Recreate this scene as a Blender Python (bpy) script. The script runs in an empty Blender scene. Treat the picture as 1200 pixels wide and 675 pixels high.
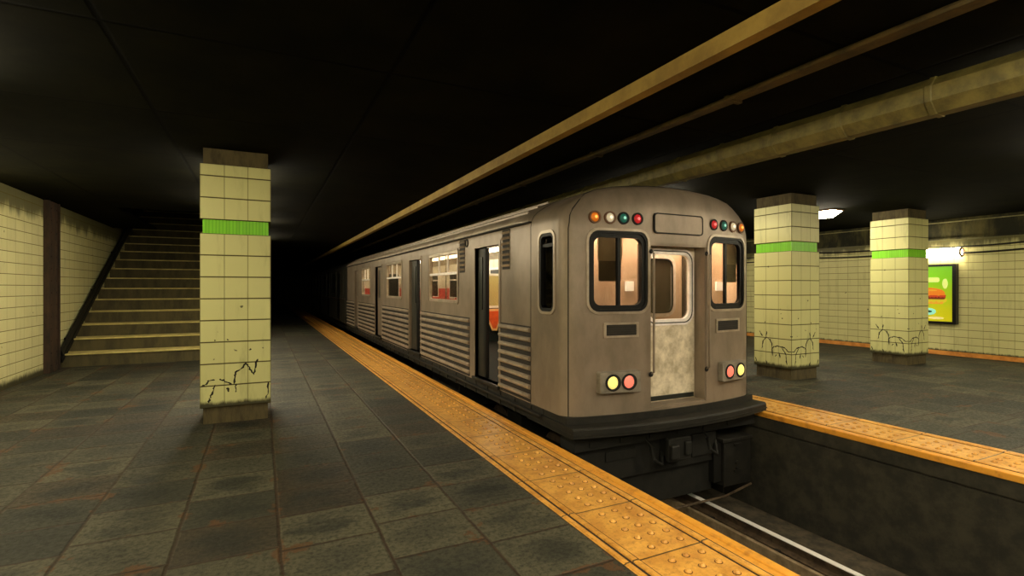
import bpy, bmesh, math, random
from mathutils import Vector, Matrix
random.seed(7)
C = bpy.context.scene.collection
PI = math.pi
H = 1.75                      # eye height above the platform, everything else in metres
ZC = 3.55                     # ceiling

# ------------------------------------------------------------------ materials
def lin(c):
    o = []
    for v in c[:3]:
        v /= 255.0
        o.append(v/12.92 if v <= .04045 else ((v+.055)/1.055)**2.4)
    return (o[0], o[1], o[2], 1)

class NT:
    def __init__(s, name):
        s.m = bpy.data.materials.new(name); s.m.use_nodes = True
        s.t = s.m.node_tree; s.n = s.t.nodes; s.l = s.t.links
        s.n.clear()
        s.out = s.n.new('ShaderNodeOutputMaterial')
        s.b = s.n.new('ShaderNodeBsdfPrincipled')
        s.l.new(s.b.outputs[0], s.out.inputs[0])
        s._co = None
    def put(s, sock, v):
        if hasattr(v, 'is_linked') or hasattr(v, 'links'): s.l.new(v, sock)
        else: sock.default_value = v
    def co(s):
        if s._co is None: s._co = s.n.new('ShaderNodeTexCoord').outputs['Object']
        return s._co
    def xyz(s, v=None):
        x = s.n.new('ShaderNodeSeparateXYZ'); s.l.new(v if v is not None else s.co(), x.inputs[0]); return x.outputs
    def comb(s, x, y, z):
        c = s.n.new('ShaderNodeCombineXYZ')
        for i, v in enumerate((x, y, z)): s.put(c.inputs[i], v)
        return c.outputs[0]
    def ma(s, op, a, b=0.0, c=None, clamp=False):
        m = s.n.new('ShaderNodeMath'); m.operation = op; m.use_clamp = clamp
        s.put(m.inputs[0], a); s.put(m.inputs[1], b)
        if c is not None: s.put(m.inputs[2], c)
        return m.outputs[0]
    def ramp(s, v, a, b, lo=0.0, hi=1.0):
        m = s.n.new('ShaderNodeMapRange'); m.interpolation_type = 'SMOOTHSTEP'
        s.put(m.inputs[0], v); m.inputs[1].default_value = a; m.inputs[2].default_value = b
        m.inputs[3].default_value = lo; m.inputs[4].default_value = hi
        return m.outputs[0]
    def noise(s, scale, detail=4, rough=.55, stretch=None, vec=None):
        n = s.n.new('ShaderNodeTexNoise'); n.inputs['Scale'].default_value = scale
        n.inputs['Detail'].default_value = detail; n.inputs['Roughness'].default_value = rough
        v = vec if vec is not None else s.co()
        if stretch:
            mp = s.n.new('ShaderNodeMapping'); s.l.new(v, mp.inputs[0]); mp.inputs['Scale'].default_value = stretch
            v = mp.outputs[0]
        s.l.new(v, n.inputs['Vector'])
        return n.outputs[0]
    def mix(s, f, a, b):
        m = s.n.new('ShaderNodeMix'); m.data_type = 'RGBA'
        s.put(m.inputs[0], f); s.put(m.inputs[6], a); s.put(m.inputs[7], b)
        return m.outputs[2]
    def bump(s, h, strength=.3, dist=.01):
        b = s.n.new('ShaderNodeBump'); b.inputs['Strength'].default_value = strength; b.inputs['Distance'].default_value = dist
        s.l.new(h, b.inputs['Height']); s.l.new(b.outputs[0], s.b.inputs['Normal'])
    def set(s, col=None, rough=.6, metal=0.0, spec=.5):
        if col is not None: s.put(s.b.inputs['Base Color'], col)
        s.put(s.b.inputs['Roughness'], rough); s.put(s.b.inputs['Metallic'], metal)
        s.b.inputs['Specular IOR Level'].default_value = spec
        return s.m

def dirty(name, c1, c2, scale=3, rough=.6, metal=0.0, lo=.35, hi=.7, bump=.15, stretch=None, spec=.5, fine=40):
    n = NT(name)
    f = n.ramp(n.noise(scale, 6, .65, stretch), lo, hi)
    col = n.mix(f, lin(c1), lin(c2))
    if bump: n.bump(n.noise(fine, 3), bump, .004)
    return n.set(col, rough, metal, spec)

def glow(name, c, strength):
    n = NT(name); n.set(lin(c), .4)
    n.b.inputs['Emission Color'].default_value = lin(c); n.b.inputs['Emission Strength'].default_value = strength
    return n.m

def glass(name, tint, refl=.1, rough=.05):
    n = NT(name); n.n.remove(n.b)
    t = n.n.new('ShaderNodeBsdfTransparent'); t.inputs[0].default_value = lin(tint)
    g = n.n.new('ShaderNodeBsdfGlossy'); g.inputs[0].default_value = (.8, .8, .8, 1); g.inputs['Roughness'].default_value = rough
    m = n.n.new('ShaderNodeMixShader'); m.inputs[0].default_value = refl
    n.l.new(t.outputs[0], m.inputs[1]); n.l.new(g.outputs[0], m.inputs[2]); n.l.new(m.outputs[0], n.out.inputs[0])
    return n.m

def tiles(name, col, grout, wu, wv, u0, v0, gu, gv, grime=(60, 55, 25), foot=None, top=None, rough=.45, var=.12, gmix=1.0):
    """glazed wall tile grid on any vertical face: u along the face, v up"""
    n = NT(name)
    x, y, z = n.xyz()
    ge = n.n.new('ShaderNodeNewGeometry')
    nx, ny, nz = n.xyz(ge.outputs['True Normal'])
    sel = n.ma('GREATER_THAN', n.ma('ABSOLUTE', nx), .6)
    u = n.ma('ADD', n.ma('MULTIPLY', sel, y), n.ma('MULTIPLY', n.ma('SUBTRACT', 1.0, sel), x))
    uu = n.ma('DIVIDE', n.ma('SUBTRACT', u, u0), wu); vv = n.ma('DIVIDE', n.ma('SUBTRACT', z, v0), wv)
    def line(t, w, half):
        fr = n.ma('FRACT', n.ma('ADD', t, .5)); d = n.ma('MULTIPLY', n.ma('ABSOLUTE', n.ma('SUBTRACT', fr, .5)), w)
        return n.ramp(d, half*.6, half*1.3, 1.0, 0.0)
    lu = n.ma('MULTIPLY', line(uu, wu, gu), .75); lv = line(vv, wv, gv)
    g = n.ma('MAXIMUM', lu, lv)
    wn = n.n.new('ShaderNodeTexWhiteNoise'); wn.noise_dimensions = '3D'
    n.l.new(n.comb(n.ma('FLOOR', uu), n.ma('FLOOR', vv), sel), wn.inputs['Vector'])
    base = n.mix(n.ma('MULTIPLY', wn.outputs[0], var), lin(col), lin((col[0]*.72, col[1]*.7, col[2]*.6)))
    st = n.noise(2.2, 6, .7, (3, 3, .5))
    base = n.mix(n.ramp(st, .5, .85, 0, .4), base, lin(grime))
    speck = n.noise(9, 2, .4)
    base = n.mix(n.ramp(speck, .76, .79, 0, .8), base, lin((40, 38, 20)))
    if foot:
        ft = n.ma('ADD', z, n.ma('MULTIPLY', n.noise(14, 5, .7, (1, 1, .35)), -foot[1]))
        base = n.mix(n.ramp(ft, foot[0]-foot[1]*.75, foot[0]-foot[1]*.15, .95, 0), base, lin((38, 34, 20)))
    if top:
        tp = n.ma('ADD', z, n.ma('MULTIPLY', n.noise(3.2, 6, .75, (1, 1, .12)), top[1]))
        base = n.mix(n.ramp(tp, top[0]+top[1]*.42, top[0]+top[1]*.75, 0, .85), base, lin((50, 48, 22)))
    colr = n.mix(n.ma('MULTIPLY', g, gmix), base, lin(grout))
    n.bump(n.ma('SUBTRACT', 1.0, g), .5, .006)
    return n.set(colr, n.ramp(g, 0, 1, rough, .9), 0, .4)

def slabs(name, wx, ly, x0, y0):
    n = NT(name)
    nv = n.n.new('ShaderNodeTexNoise'); nv.inputs['Scale'].default_value = 3.5; nv.inputs['Detail'].default_value = 5
    n.l.new(n.co(), nv.inputs['Vector'])
    d = n.n.new('ShaderNodeVectorMath'); d.operation = 'MULTIPLY_ADD'
    n.l.new(nv.outputs['Color'], d.inputs[0]); d.inputs[1].default_value = (.02, .02, 0)
    n.l.new(n.co(), d.inputs[2])
    x, y, z = n.xyz(d.outputs[0])
    cx = n.ma('DIVIDE', n.ma('SUBTRACT', x, x0+.01), wx); ci = n.ma('FLOOR', cx)
    off = n.ma('FRACT', n.ma('MULTIPLY', ci, .37))
    ry = n.ma('ADD', n.ma('DIVIDE', n.ma('SUBTRACT', y, y0+.01), ly), n.ma('MULTIPLY', off, .35)); ri = n.ma('FLOOR', ry)
    fx = n.ma('FRACT', cx); fy = n.ma('FRACT', ry)
    ex = n.ma('MULTIPLY', n.ma('MINIMUM', fx, n.ma('SUBTRACT', 1.0, fx)), wx)
    ey = n.ma('MULTIPLY', n.ma('MINIMUM', fy, n.ma('SUBTRACT', 1.0, fy)), ly)
    e = n.ma('MINIMUM', ex, ey)
    wn = n.n.new('ShaderNodeTexWhiteNoise'); wn.noise_dimensions = '3D'
    n.l.new(n.comb(ci, ri, 3.7), wn.inputs['Vector'])
    r = wn.outputs['Value']; wc = n.xyz(wn.outputs['Color'])
    base = n.mix(r, lin((82, 79, 61)), lin((36, 38, 31)))
    base = n.mix(n.ramp(wc[1], .72, .8, 0, .75), base, lin((50, 40, 28)))           # some brown slabs
    # worn dark middles that belong to the stone
    cen = n.ma('MULTIPLY', n.ma('MULTIPLY', fx, n.ma('SUBTRACT', 1.0, fx)), n.ma('MULTIPLY', fy, n.ma('SUBTRACT', 1.0, fy)))
    nz = n.noise(3.2, 6, .7, (.75, 1.7, 1))
    dk = n.ramp(n.ma('ADD', n.ma('MULTIPLY', cen, 5.0), n.ma('MULTIPLY', nz, 1.3)), .7, 1.02)
    base = n.mix(n.ma('MULTIPLY', dk, n.ma('MULTIPLY_ADD', wc[2], .6, .4)), base, lin((20, 24, 20)))
    grain = n.noise(26, 8, .8)
    base = n.mix(n.ramp(grain, .46, .62, 0, .75), base, lin((26, 27, 22)))
    base = n.mix(n.ramp(n.noise(75, 3, .6), .6, .75, 0, .35), base, lin((94, 90, 70)))
    # brown grit crusted in the joints
    jn = n.ma('MULTIPLY', n.ramp(n.noise(2.1, 6, .7), .53, .70), .13)
    crust = n.ramp(n.ma('SUBTRACT', e, jn), -.006, .006, .9, 0)
    base = n.mix(crust, base, lin((78, 52, 27)))
    j = n.ramp(e, .005, .014, 1, 0)
    base = n.mix(j, base, n.mix(n.noise(6), lin((22, 16, 10)), lin((60, 44, 27))))
    hgt = n.ma('ADD', n.ma('MULTIPLY', n.ramp(e, .004, .02), 1.0), n.ma('MULTIPLY', grain, .5))
    n.bump(hgt, .7, .014)
    return n.set(base, n.ramp(grain, .3, .7, .55, .85), 0, .35)

M = {}
M['slab'] = slabs('stone_slabs', .37*H, .315*H, 1.174*H, .04)
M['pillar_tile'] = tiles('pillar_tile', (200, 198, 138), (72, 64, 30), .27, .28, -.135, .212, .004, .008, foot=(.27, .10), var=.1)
M['pillar_conc'] = dirty('pillar_concrete', (82, 72, 44), (52, 44, 22), 6, .85, stretch=(2, 2, .5))
M['green_tile'] = tiles('green_tile', (128, 212, 30), (86, 160, 24), .0386, .6, 0, 0, .0035, .002, grime=(80, 150, 25), rough=.35, var=.3)
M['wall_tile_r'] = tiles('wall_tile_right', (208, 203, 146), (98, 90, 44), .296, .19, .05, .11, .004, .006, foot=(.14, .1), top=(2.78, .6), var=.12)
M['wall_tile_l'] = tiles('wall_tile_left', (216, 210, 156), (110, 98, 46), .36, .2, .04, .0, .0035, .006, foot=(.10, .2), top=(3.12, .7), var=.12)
M['wall_conc'] = dirty('wall_concrete', (92, 86, 48), (30, 30, 15), 2.2, .9, lo=.3, hi=.6, stretch=(1, 1, .35))
M['pillar_tile_up_plain'] = dirty('pale_trim', (150, 145, 104), (116, 110, 72), 5, .7, bump=0)
M['orange_trim'] = dirty('orange_trim', (226, 152, 70), (190, 120, 48), 5, .6)
M['dark_conc'] = dirty('pit_concrete', (54, 50, 38), (30, 28, 21), 5, .9, bump=.5, fine=25, lo=.3, hi=.65)
M['bed'] = dirty('track_bed', (84, 74, 58), (46, 42, 32), 7, .9, bump=.6, fine=30, lo=.3, hi=.7)
M['black'] = dirty('black_steel', (26, 25, 22), (16, 16, 14), 6, .6, .3)
M['pilot'] = dirty('pilot_shade', (28, 27, 22), (16, 16, 13), 6, .7, .2, bump=.4)  # darkened to carry the low light under the car front
M['under'] = dirty('undercarriage', (36, 34, 28), (18, 17, 14), 5, .65, .3, bump=.4)
M['rubber'] = dirty('black_rubber', (13, 13, 12), (8, 8, 8), 9, .5, bump=0, spec=.25)
M['post'] = dirty('rusted_post', (66, 46, 32), (36, 28, 20), 5, .8, .1, stretch=(1, 1, .4), bump=.5)
M['stair'] = dirty('stair_stone', (82, 74, 44), (56, 50, 28), 4, .8, stretch=(1, 1, .3))
M['nosing'] = dirty('stair_tread', (206, 190, 120), (172, 156, 94), 5, .7)  # pale treads over dark risers put light from above into the colour
M['pipe'] = dirty('pipe_paint', (112, 102, 54), (70, 64, 32), 7, .6, stretch=(1, 1, 1), lo=.3, hi=.75)
M['beam'] = dirty('beam_paint', (158, 130, 60), (128, 102, 44), 3, .7)
M['conduit'] = dirty('conduit_paint', (92, 76, 38), (52, 44, 22), 4, .7)
def ceil_mat():
    n = NT('ceiling_panels'); x, y, z = n.xyz()
    def ln(v, w, o):
        f = n.ma('FRACT', n.ma('DIVIDE', n.ma('SUBTRACT', v, o), w)); return n.ma('MULTIPLY', n.ma('MINIMUM', f, n.ma('SUBTRACT', 1.0, f)), w)
    e = n.ma('MINIMUM', ln(x, 1.95, .97), ln(y, 1.95, .4))
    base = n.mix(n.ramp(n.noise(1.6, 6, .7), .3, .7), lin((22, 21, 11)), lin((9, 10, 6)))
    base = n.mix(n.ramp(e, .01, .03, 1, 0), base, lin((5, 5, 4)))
    n.bump(n.ramp(e, .005, .03), .3, .005)
    return n.set(base, .95, 0, .03)
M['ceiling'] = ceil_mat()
def strip_mat():
    n = NT('yellow_tactile'); x, y, z = n.xyz()
    f = n.ma('FRACT', n.ma('DIVIDE', n.ma('SUBTRACT', y, 1.484*H), .43*H)); e = n.ma('MULTIPLY', n.ma('MINIMUM', f, n.ma('SUBTRACT', 1.0, f)), .43*H)
    base = n.mix(n.ramp(n.noise(4.5, 6, .7), .32, .72), lin((224, 168, 78)), lin((180, 122, 46)))
    base = n.mix(n.ramp(n.noise(22, 7, .8), .48, .66, 0, .6), base, lin((118, 70, 24)))
    base = n.mix(n.ramp(e, .004, .009, .95, 0), base, lin((52, 34, 14)))
    n.bump(n.ma('ADD', n.ramp(e, .002, .01), n.ma('MULTIPLY', n.noise(60, 3), .2)), .4, .006)
    return n.set(base, .38, 0, .5)
M['tactile'] = strip_mat()
M['dome_shade'] = dirty('dome_shade_ring', (112, 68, 24), (72, 44, 16), 9, .8, bump=0)  # brown rings put the shade beside the domes into the paving colour
M['nose'] = dirty('yellow_nosing', (216, 150, 48), (150, 92, 28), 9, .5, lo=.45, hi=.8)
M['groove'] = dirty('groove_dirt', (52, 32, 14), (34, 22, 10), 9, .9, bump=0)
M['rail'] = dirty('rail_gleam', (252, 250, 246), (240, 238, 232), 9, .3, .1, bump=0)  # the rail's gleam is put into a near-white colour
M['guard'] = dirty('guard_rail_rust', (150, 132, 104), (112, 94, 70), 8, .6, .2)
M['rust'] = dirty('rusty_steel', (92, 76, 58), (54, 42, 30), 8, .7, .3)
M['steel'] = dirty('car_steel', (146, 131, 115), (116, 104, 89), 2.2, .42, .3, lo=.3, hi=.75, bump=.05, stretch=(1, 1, .5))
M['steel_lt'] = dirty('bright_steel', (180, 166, 148), (146, 132, 115), 4, .35, .35, bump=0)
M['steel_unlit'] = dirty('unlit_steel', (44, 42, 32), (24, 24, 18), 3, .7, .1, bump=.1)  # second car's lack of light is put into its dark colours
M['win_unlit'] = dirty('unlit_window', (14, 15, 13), (8, 9, 8), 3, .4, 0, bump=0)
M['trim_unlit'] = dirty('unlit_red_band', (70, 48, 32), (48, 36, 26), 3, .6, 0, bump=0)
M['rib_gap'] = dirty('rib_gap_dark', (40, 34, 27), (26, 22, 18), 5, .8, .1, bump=0)  # dark backing between the ridges and behind vent slats
M['seam'] = dirty('seam_black', (16, 14, 12), (10, 9, 8), 5, .8, 0, bump=0)
M['door_pale'] = dirty('scuffed_door', (236, 224, 200), (176, 162, 134), 6, .5, .05, lo=.3, hi=.7, bump=.1)
M['white_frame'] = dirty('white_frame', (246, 240, 236), (222, 212, 206), 8, .35, .05, bump=0)
M['beige'] = dirty('cab_panel', (230, 206, 184), (206, 178, 154), 3, .6, bump=0, stretch=(1, 1, .3))
M['cab_dark'] = dirty('cab_dark_window_and_unlit_strip', (74, 68, 58), (56, 50, 42), 3, .3, bump=0)
M['blind'] = dirty('sun_blind', (206, 194, 170), (176, 164, 142), 3, .6, bump=0, stretch=(1, 1, .3))
M['leaf_shade'] = dirty('door_leaf_shade', (50, 48, 40), (32, 31, 26), 3, .5, .2, bump=0)  # open leaves painted dark for the shadow inside the doorway
M['flap'] = dirty('blind_flap', (128, 118, 102), (104, 96, 82), 3, .6, bump=0)
M['cab_glint'] = glow('lamp_glint', (255, 252, 246), .9)  # glowing square in place of a lamp reflected in the glass
M['in_white'] = dirty('interior_white', (228, 222, 208), (198, 190, 174), 3, .5, bump=0)
M['in_red'] = dirty('interior_red', (206, 84, 78), (180, 66, 60), 4, .5, bump=0)
M['in_floor'] = dirty('interior_floor', (20, 22, 19), (13, 14, 12), 8, .85, spec=.1)
M['in_dark'] = dirty('interior_dark', (26, 34, 30), (16, 20, 18), 3, .35, bump=0)
M['orange_seat'] = dirty('orange_seat', (214, 92, 34), (180, 70, 24), 5, .4, bump=0)
M['seat_edge'] = dirty('seat_edge', (236, 186, 120), (216, 160, 96), 5, .4, bump=0)
M['chrome'] = dirty('grab_bar_steel', (200, 196, 188), (160, 156, 150), 5, .25, .8, bump=0)
M['glass'] = glass('clear_glass', (214, 208, 196), .07)
M['glass_dk'] = glass('smoked_glass', (70, 66, 60), .1)
M['hood'] = dirty('lamp_housing', (150, 142, 128), (120, 112, 100), 6, .5, .3)
M['lens_y'] = glow('yellow_lens', (250, 230, 130), .7)
M['lens_r'] = glow('red_lens', (244, 122, 102), .7)
M['mk_orange'] = glow('amber_marker', (206, 110, 22), .35); M['mk_white'] = glow('white_marker', (206, 196, 170), .3)
M['mk_green'] = glow('green_marker', (26, 96, 84), .25); M['mk_red'] = glow('red_marker', (190, 34, 40), .3)
M['mk_hot_o'] = glow('amber_bulb', (255, 196, 90), .9); M['mk_hot_w'] = glow('white_bulb', (255, 246, 228), .8)
M['mk_hot_g'] = glow('green_bulb', (150, 214, 200), .6); M['mk_hot_r'] = glow('red_bulb', (255, 120, 120), .7)
M['lamp'] = glow('lamp_diffuser', (255, 241, 206), 58)
M['tube'] = glow('tube_diffuser', (255, 240, 200), 20)
M['car_lamp'] = glow('carriage_lamp', (255, 240, 205), 15)
M['cab_or_added_lamp'] = glow('cab_or_added_lamp', (255, 238, 216), 75)
M['lamp_pan'] = dirty('lamp_pan', (112, 74, 44), (80, 52, 30), 6, .6)
M['cable'] = dirty('cable_black', (34, 30, 18), (22, 20, 12), 6, .7, bump=0)
M['poster_frame'] = dirty('poster_frame', (14, 15, 20), (10, 10, 14), 4, .35, .2, bump=0)
def poster_mat():
    n = NT('poster_green'); x, y, z = n.xyz()
    f = n.ramp(n.ma('ADD', z, n.ma('MULTIPLY', n.noise(3), .4)), .3, 1.6)
    col = n.mix(f, lin((196, 190, 20)), lin((120, 196, 28)))
    n.set(col, .3); n.l.new(col, n.b.inputs['Emission Color']); n.b.inputs['Emission Strength'].default_value = .45
    return n.m
M['poster'] = poster_mat()
for k, c in dict(p_bun=(226, 126, 26), p_meat=(110, 34, 14), p_salad=(190, 60, 24), p_white=(224, 240, 140), p_lettuce=(206, 190, 40), p_cyan=(150, 230, 214), p_dark=(20, 70, 60), p_cream=(240, 222, 150), p_bunlow=(220, 160, 44)).items():
    M[k] = glow('poster_'+k, c, .4)
M['crack'] = dirty('crack_black', (38, 34, 20), (24, 22, 14), 20, .95, bump=0)
def filigree():
    n = NT('filigree_panel'); v = n.n.new('ShaderNodeTexMagic'); v.turbulence_depth = 4
    v.inputs['Scale'].default_value = 3.2; v.inputs['Distortion'].default_value = 2.2
    mp = n.n.new('ShaderNodeMapping'); n.l.new(n.co(), mp.inputs[0]); mp.inputs['Scale'].default_value = (4.5, 1, 4.5)
    n.l.new(mp.outputs[0], v.inputs['Vector'])
    col = n.mix(n.ramp(v.outputs['Fac'], .42, .5), lin((30, 26, 16)), lin((216, 196, 120)))
    return n.set(col, .5)
M['filigree'] = filigree()

# ------------------------------------------------------------------ mesh building
class MB:
    def __init__(s): s.bm = bmesh.new(); s.smooth = False; s.mi = 0
    def face(s, vs):
        try:
            f = s.bm.faces.new(vs); f.material_index = s.mi; return f
        except ValueError: return None
    def box(s, x0, x1, y0, y1, z0, z1, bev=0, seg=2):
        b = bmesh.new(); bmesh.ops.create_cube(b, size=1)
        bmesh.ops.scale(b, vec=(abs(x1-x0), abs(y1-y0), abs(z1-z0)), verts=b.verts)
        bmesh.ops.translate(b, vec=((x0+x1)/2, (y0+y1)/2, (z0+z1)/2), verts=b.verts)
        if bev: bmesh.ops.bevel(b, geom=b.edges[:], offset=bev, segments=seg, affect='EDGES', profile=.5)
        s.add(b); return s
    def add(s, b):
        mp = {v: s.bm.verts.new(v.co) for v in b.verts}
        for f in b.faces: s.face([mp[v] for v in f.verts])
        b.free()
    def loft(s, rings, closed=True, caps=(True, True)):
        R = [[s.bm.verts.new(p) for p in r] for r in rings]; n = len(R[0])
        for a, b in zip(R, R[1:]):
            for i in range(n if closed else n-1):
                s.face([a[i], a[(i+1) % n], b[(i+1) % n], b[i]])
        if caps[0]: s.face(R[0][::-1])
        if caps[1]: s.face(R[-1])
        return s
    def tube(s, pts, r, n=8, closed=False):
        pts = [Vector(p) for p in pts]; rings = []
        N = len(pts)
        for i, p in enumerate(pts):
            a = pts[(i-1) % N] if (i or closed) else p; b = pts[(i+1) % N] if (i < N-1 or closed) else p
            t = (b-a).normalized()
            up = Vector((0, 0, 1)) if abs(t.z) < .9 else Vector((0, 1, 0))
            u = t.cross(up).normalized(); w = u.cross(t)
            rings.append([p+u*r*math.cos(k*2*PI/n)+w*r*math.sin(k*2*PI/n) for k in range(n)])
        if closed: rings.append(rings[0])
        return s.loft(rings, caps=(not closed, not closed))
    def cyl(s, p0, p1, r0, r1=None, n=16): 
        p0, p1 = Vector(p0), Vector(p1); t = (p1-p0).normalized()
        up = Vector((0, 0, 1)) if abs(t.z) < .9 else Vector((0, 1, 0)); u = t.cross(up).normalized(); w = u.cross(t)
        r1 = r0 if r1 is None else r1
        return s.loft([[p+u*r*math.cos(k*2*PI/n)+w*r*math.sin(k*2*PI/n) for k in range(n)] for p, r in ((p0, r0), (p1, r1))])
    def dome(s, c, r, h, axis=(0, 0, 1), n=10, m=3):
        a = Vector(axis).normalized(); up = Vector((0, 0, 1)) if abs(a.z) < .9 else Vector((0, 1, 0))
        u = a.cross(up).normalized(); w = u.cross(a); c = Vector(c); rings = []
        for j in range(m):
            t = j/m*PI/2
            rings.append([c+a*h*math.sin(t)+(u*math.cos(k*2*PI/n)+w*math.sin(k*2*PI/n))*r*math.cos(t) for k in range(n)])
        R = [[s.bm.verts.new(p) for p in g] for g in rings]; tip = s.bm.verts.new(c+a*h)
        for x, y in zip(R, R[1:]):
            for i in range(n): s.face([x[i], x[(i+1) % n], y[(i+1) % n], y[i]])
        for i in range(n): s.face([R[-1][i], R[-1][(i+1) % n], tip])
        s.face(R[0][::-1]); return s
    def ring(s, f, po, pi_, d0, d1):
        o0 = [f(u, v, d0) for u, v in po]; o1 = [f(u, v, d1) for u, v in po]; i1 = [f(u, v, d1) for u, v in pi_]; i0 = [f(u, v, d0) for u, v in pi_]
        return s.loft([o0, o1, i1, i0, o0], caps=(False, False))
    def plate(s, f, p, d0, d1):
        return s.loft([[f(u, v, d0) for u, v in p], [f(u, v, d1) for u, v in p]])
    def build(s, name, mat, parent=None, smooth=None):
        bmesh.ops.remove_doubles(s.bm, verts=s.bm.verts, dist=1e-5)
        bmesh.ops.recalc_face_normals(s.bm, faces=s.bm.faces)
        me = bpy.data.meshes.new(name)
        r = parent
        while r is not None and r.parent is not None: r = r.parent
        if r is not None: bmesh.ops.translate(s.bm, vec=-Vector(r.location), verts=s.bm.verts)
        s.bm.to_mesh(me); s.bm.free()
        return link(name, me, mat, parent, s.smooth if smooth is None else smooth)

def link(name, me, mat, parent=None, smooth=False, ang=35):
    for m in (mat if isinstance(mat, (list, tuple)) else [mat]): me.materials.append(m)
    o = bpy.data.objects.new(name, me); C.objects.link(o)
    if smooth:
        me.shade_smooth() if hasattr(me, 'shade_smooth') else None
        me.set_sharp_from_angle(angle=math.radians(ang))
    if parent is not None: o.parent = parent
    return o

def thing(name, label, cat, loc=(0, 0, 0), group=None):
    o = bpy.data.objects.new(name, None); C.objects.link(o); o.location = loc; o.empty_display_size = .2
    o['label'] = label; o['category'] = cat
    if group: o['group'] = group
    return o
def tag(o, label, cat, group=None):
    o['label'] = label; o['category'] = cat
    if group: o['group'] = group
    return o
def struct(o): o['kind'] = 'structure'; return o
def dup(root, loc, label=None):
    r = root.copy(); C.objects.link(r); r.location = loc
    if label: r['label'] = label
    def rec(a, b):
        for ch in list(a.children):
            c = ch.copy(); C.objects.link(c); c.parent = b; rec(ch, c)
    rec(root, r); return r

def rr(u0, u1, v0, v1, r, n=5, sub=3):
    """rounded rectangle outline"""
    P = []
    cs = [(u1-r, v1-r, 0), (u0+r, v1-r, PI/2), (u0+r, v0+r, PI), (u1-r, v0+r, 1.5*PI)]
    arcs = [[(cx+r*math.cos(a+k*PI/2/n), cy+r*math.sin(a+k*PI/2/n)) for k in range(n+1)] for cx, cy, a in cs]
    for i in range(4):
        P += arcs[i]; a = arcs[i][-1]; b = arcs[(i+1) % 4][0]
        P += [(a[0]+(b[0]-a[0])*k/sub, a[1]+(b[1]-a[1])*k/sub) for k in range(1, sub)]
    return P
def circ(cu, cv, r, n=20): return [(cu+r*math.cos(k*2*PI/n), cv+r*math.sin(k*2*PI/n)) for k in range(n)]

# ------------------------------------------------------------------ the setting
XE, XN = 1.174*H, 1.674*H            # tactile strip inner edge / platform edge on our side
XR0, XR1 = 3.598*H, 4.116*H          # far platform edge, inner edge of its strip
XL, XW = -2.29*H, 9.16*H             # left and right walls
YB, YF_ = -11.0, 62.0
ZB = -.79*H                          # track bed
m = MB(); m.box(XL-.3, XE, YB, YF_, -.35, 0); struct(m.build('floor', M['slab']))
m = MB(); m.box(XR1, XW+.3, YB, YF_, -.35, 0); struct(m.build('floor', M['slab']))
m = MB(); m.box(2.4, 6.7, YB, YF_, ZB-.3, ZB); struct(m.build('floor', M['bed']))
def pit_wall(name, xa, xb, face):
    m = MB(); s = 1 if xb > xa else -1
    m.box(min(xa, xb), max(xa, xb), YB+.3, YF_-.3, -.22, -.061)
    m.box(min(xa+s*.035, xb), max(xa+s*.035, xb), YB, YF_, -.245, -.22)
    m.box(min(xa+s*.012, xb), max(xa+s*.012, xb), YB, YF_, ZB-.2, -.245)
    y = YB+.4
    while y < YF_:
        m.box(min(xa+s*.004, xa+s*.02), max(xa+s*.004, xa+s*.02), y, y+.05, ZB, -.25); y += 1.62
    return struct(m.build(name, M['dark_conc']))
pit_wall('wall_track_right', XR0+.02, XR0+.6, 1)
pit_wall('wall_track_left', XN-.02, XN-.6, -1)
# ceiling with the stair opening
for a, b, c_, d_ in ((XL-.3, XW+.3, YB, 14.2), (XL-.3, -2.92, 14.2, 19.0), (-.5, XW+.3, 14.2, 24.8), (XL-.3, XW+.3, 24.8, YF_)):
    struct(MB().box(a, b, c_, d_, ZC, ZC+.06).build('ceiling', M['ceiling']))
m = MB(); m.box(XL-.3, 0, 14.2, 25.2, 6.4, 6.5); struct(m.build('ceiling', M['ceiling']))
m = MB(); m.box(XL-.25, XL, YB, 25, 0, 6.4); struct(m.build('wall_left', M['wall_tile_l']))
m = MB(); m.box(-.5, -.3, 14.3, 60, 0, 6.4); struct(m.build('wall_stairs_right', M['wall_tile_l']))
m = MB(); m.box(XL-.25, -.3, 24.7, 25, 0, 6.4); struct(m.build('wall_stairs_top', M['wall_conc']))
m = MB(); m.box(XW, XW+.25, YB, YF_, 0, 3.01); struct(m.build('wall_right', M['wall_tile_r']))
m = MB(); m.box(XW-.03, XW+.25, YB, YF_, 3.01, 3.05, .008); m.box(XW, XW+.25, YB, YF_, 3.05, 3.45); m.box(XW+.05, XW+.25, YB, YF_, 3.47, 3.56)
struct(m.build('trim_1', M['wall_conc']))
m = MB(); m.box(XW-.05, XW+.2, YB, YF_, 3.45, 3.47); struct(m.build('trim_2', M['pillar_tile_up_plain']))
m = MB(); m.box(XW-.03, XW+.1, YB, YF_, 0, .11, .01); struct(m.build('baseboard_right', M['orange_trim']))
m = MB(); m.box(XL-.3, XW+.3, YF_-.3, YF_, ZB, 3.6); struct(m.build('wall_far', M['dark_conc']))
m = MB(); m.box(XL-.3, XW+.3, YB, YB+.3, ZB, 3.6); struct(m.build('wall_back', M['dark_conc']))

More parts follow.
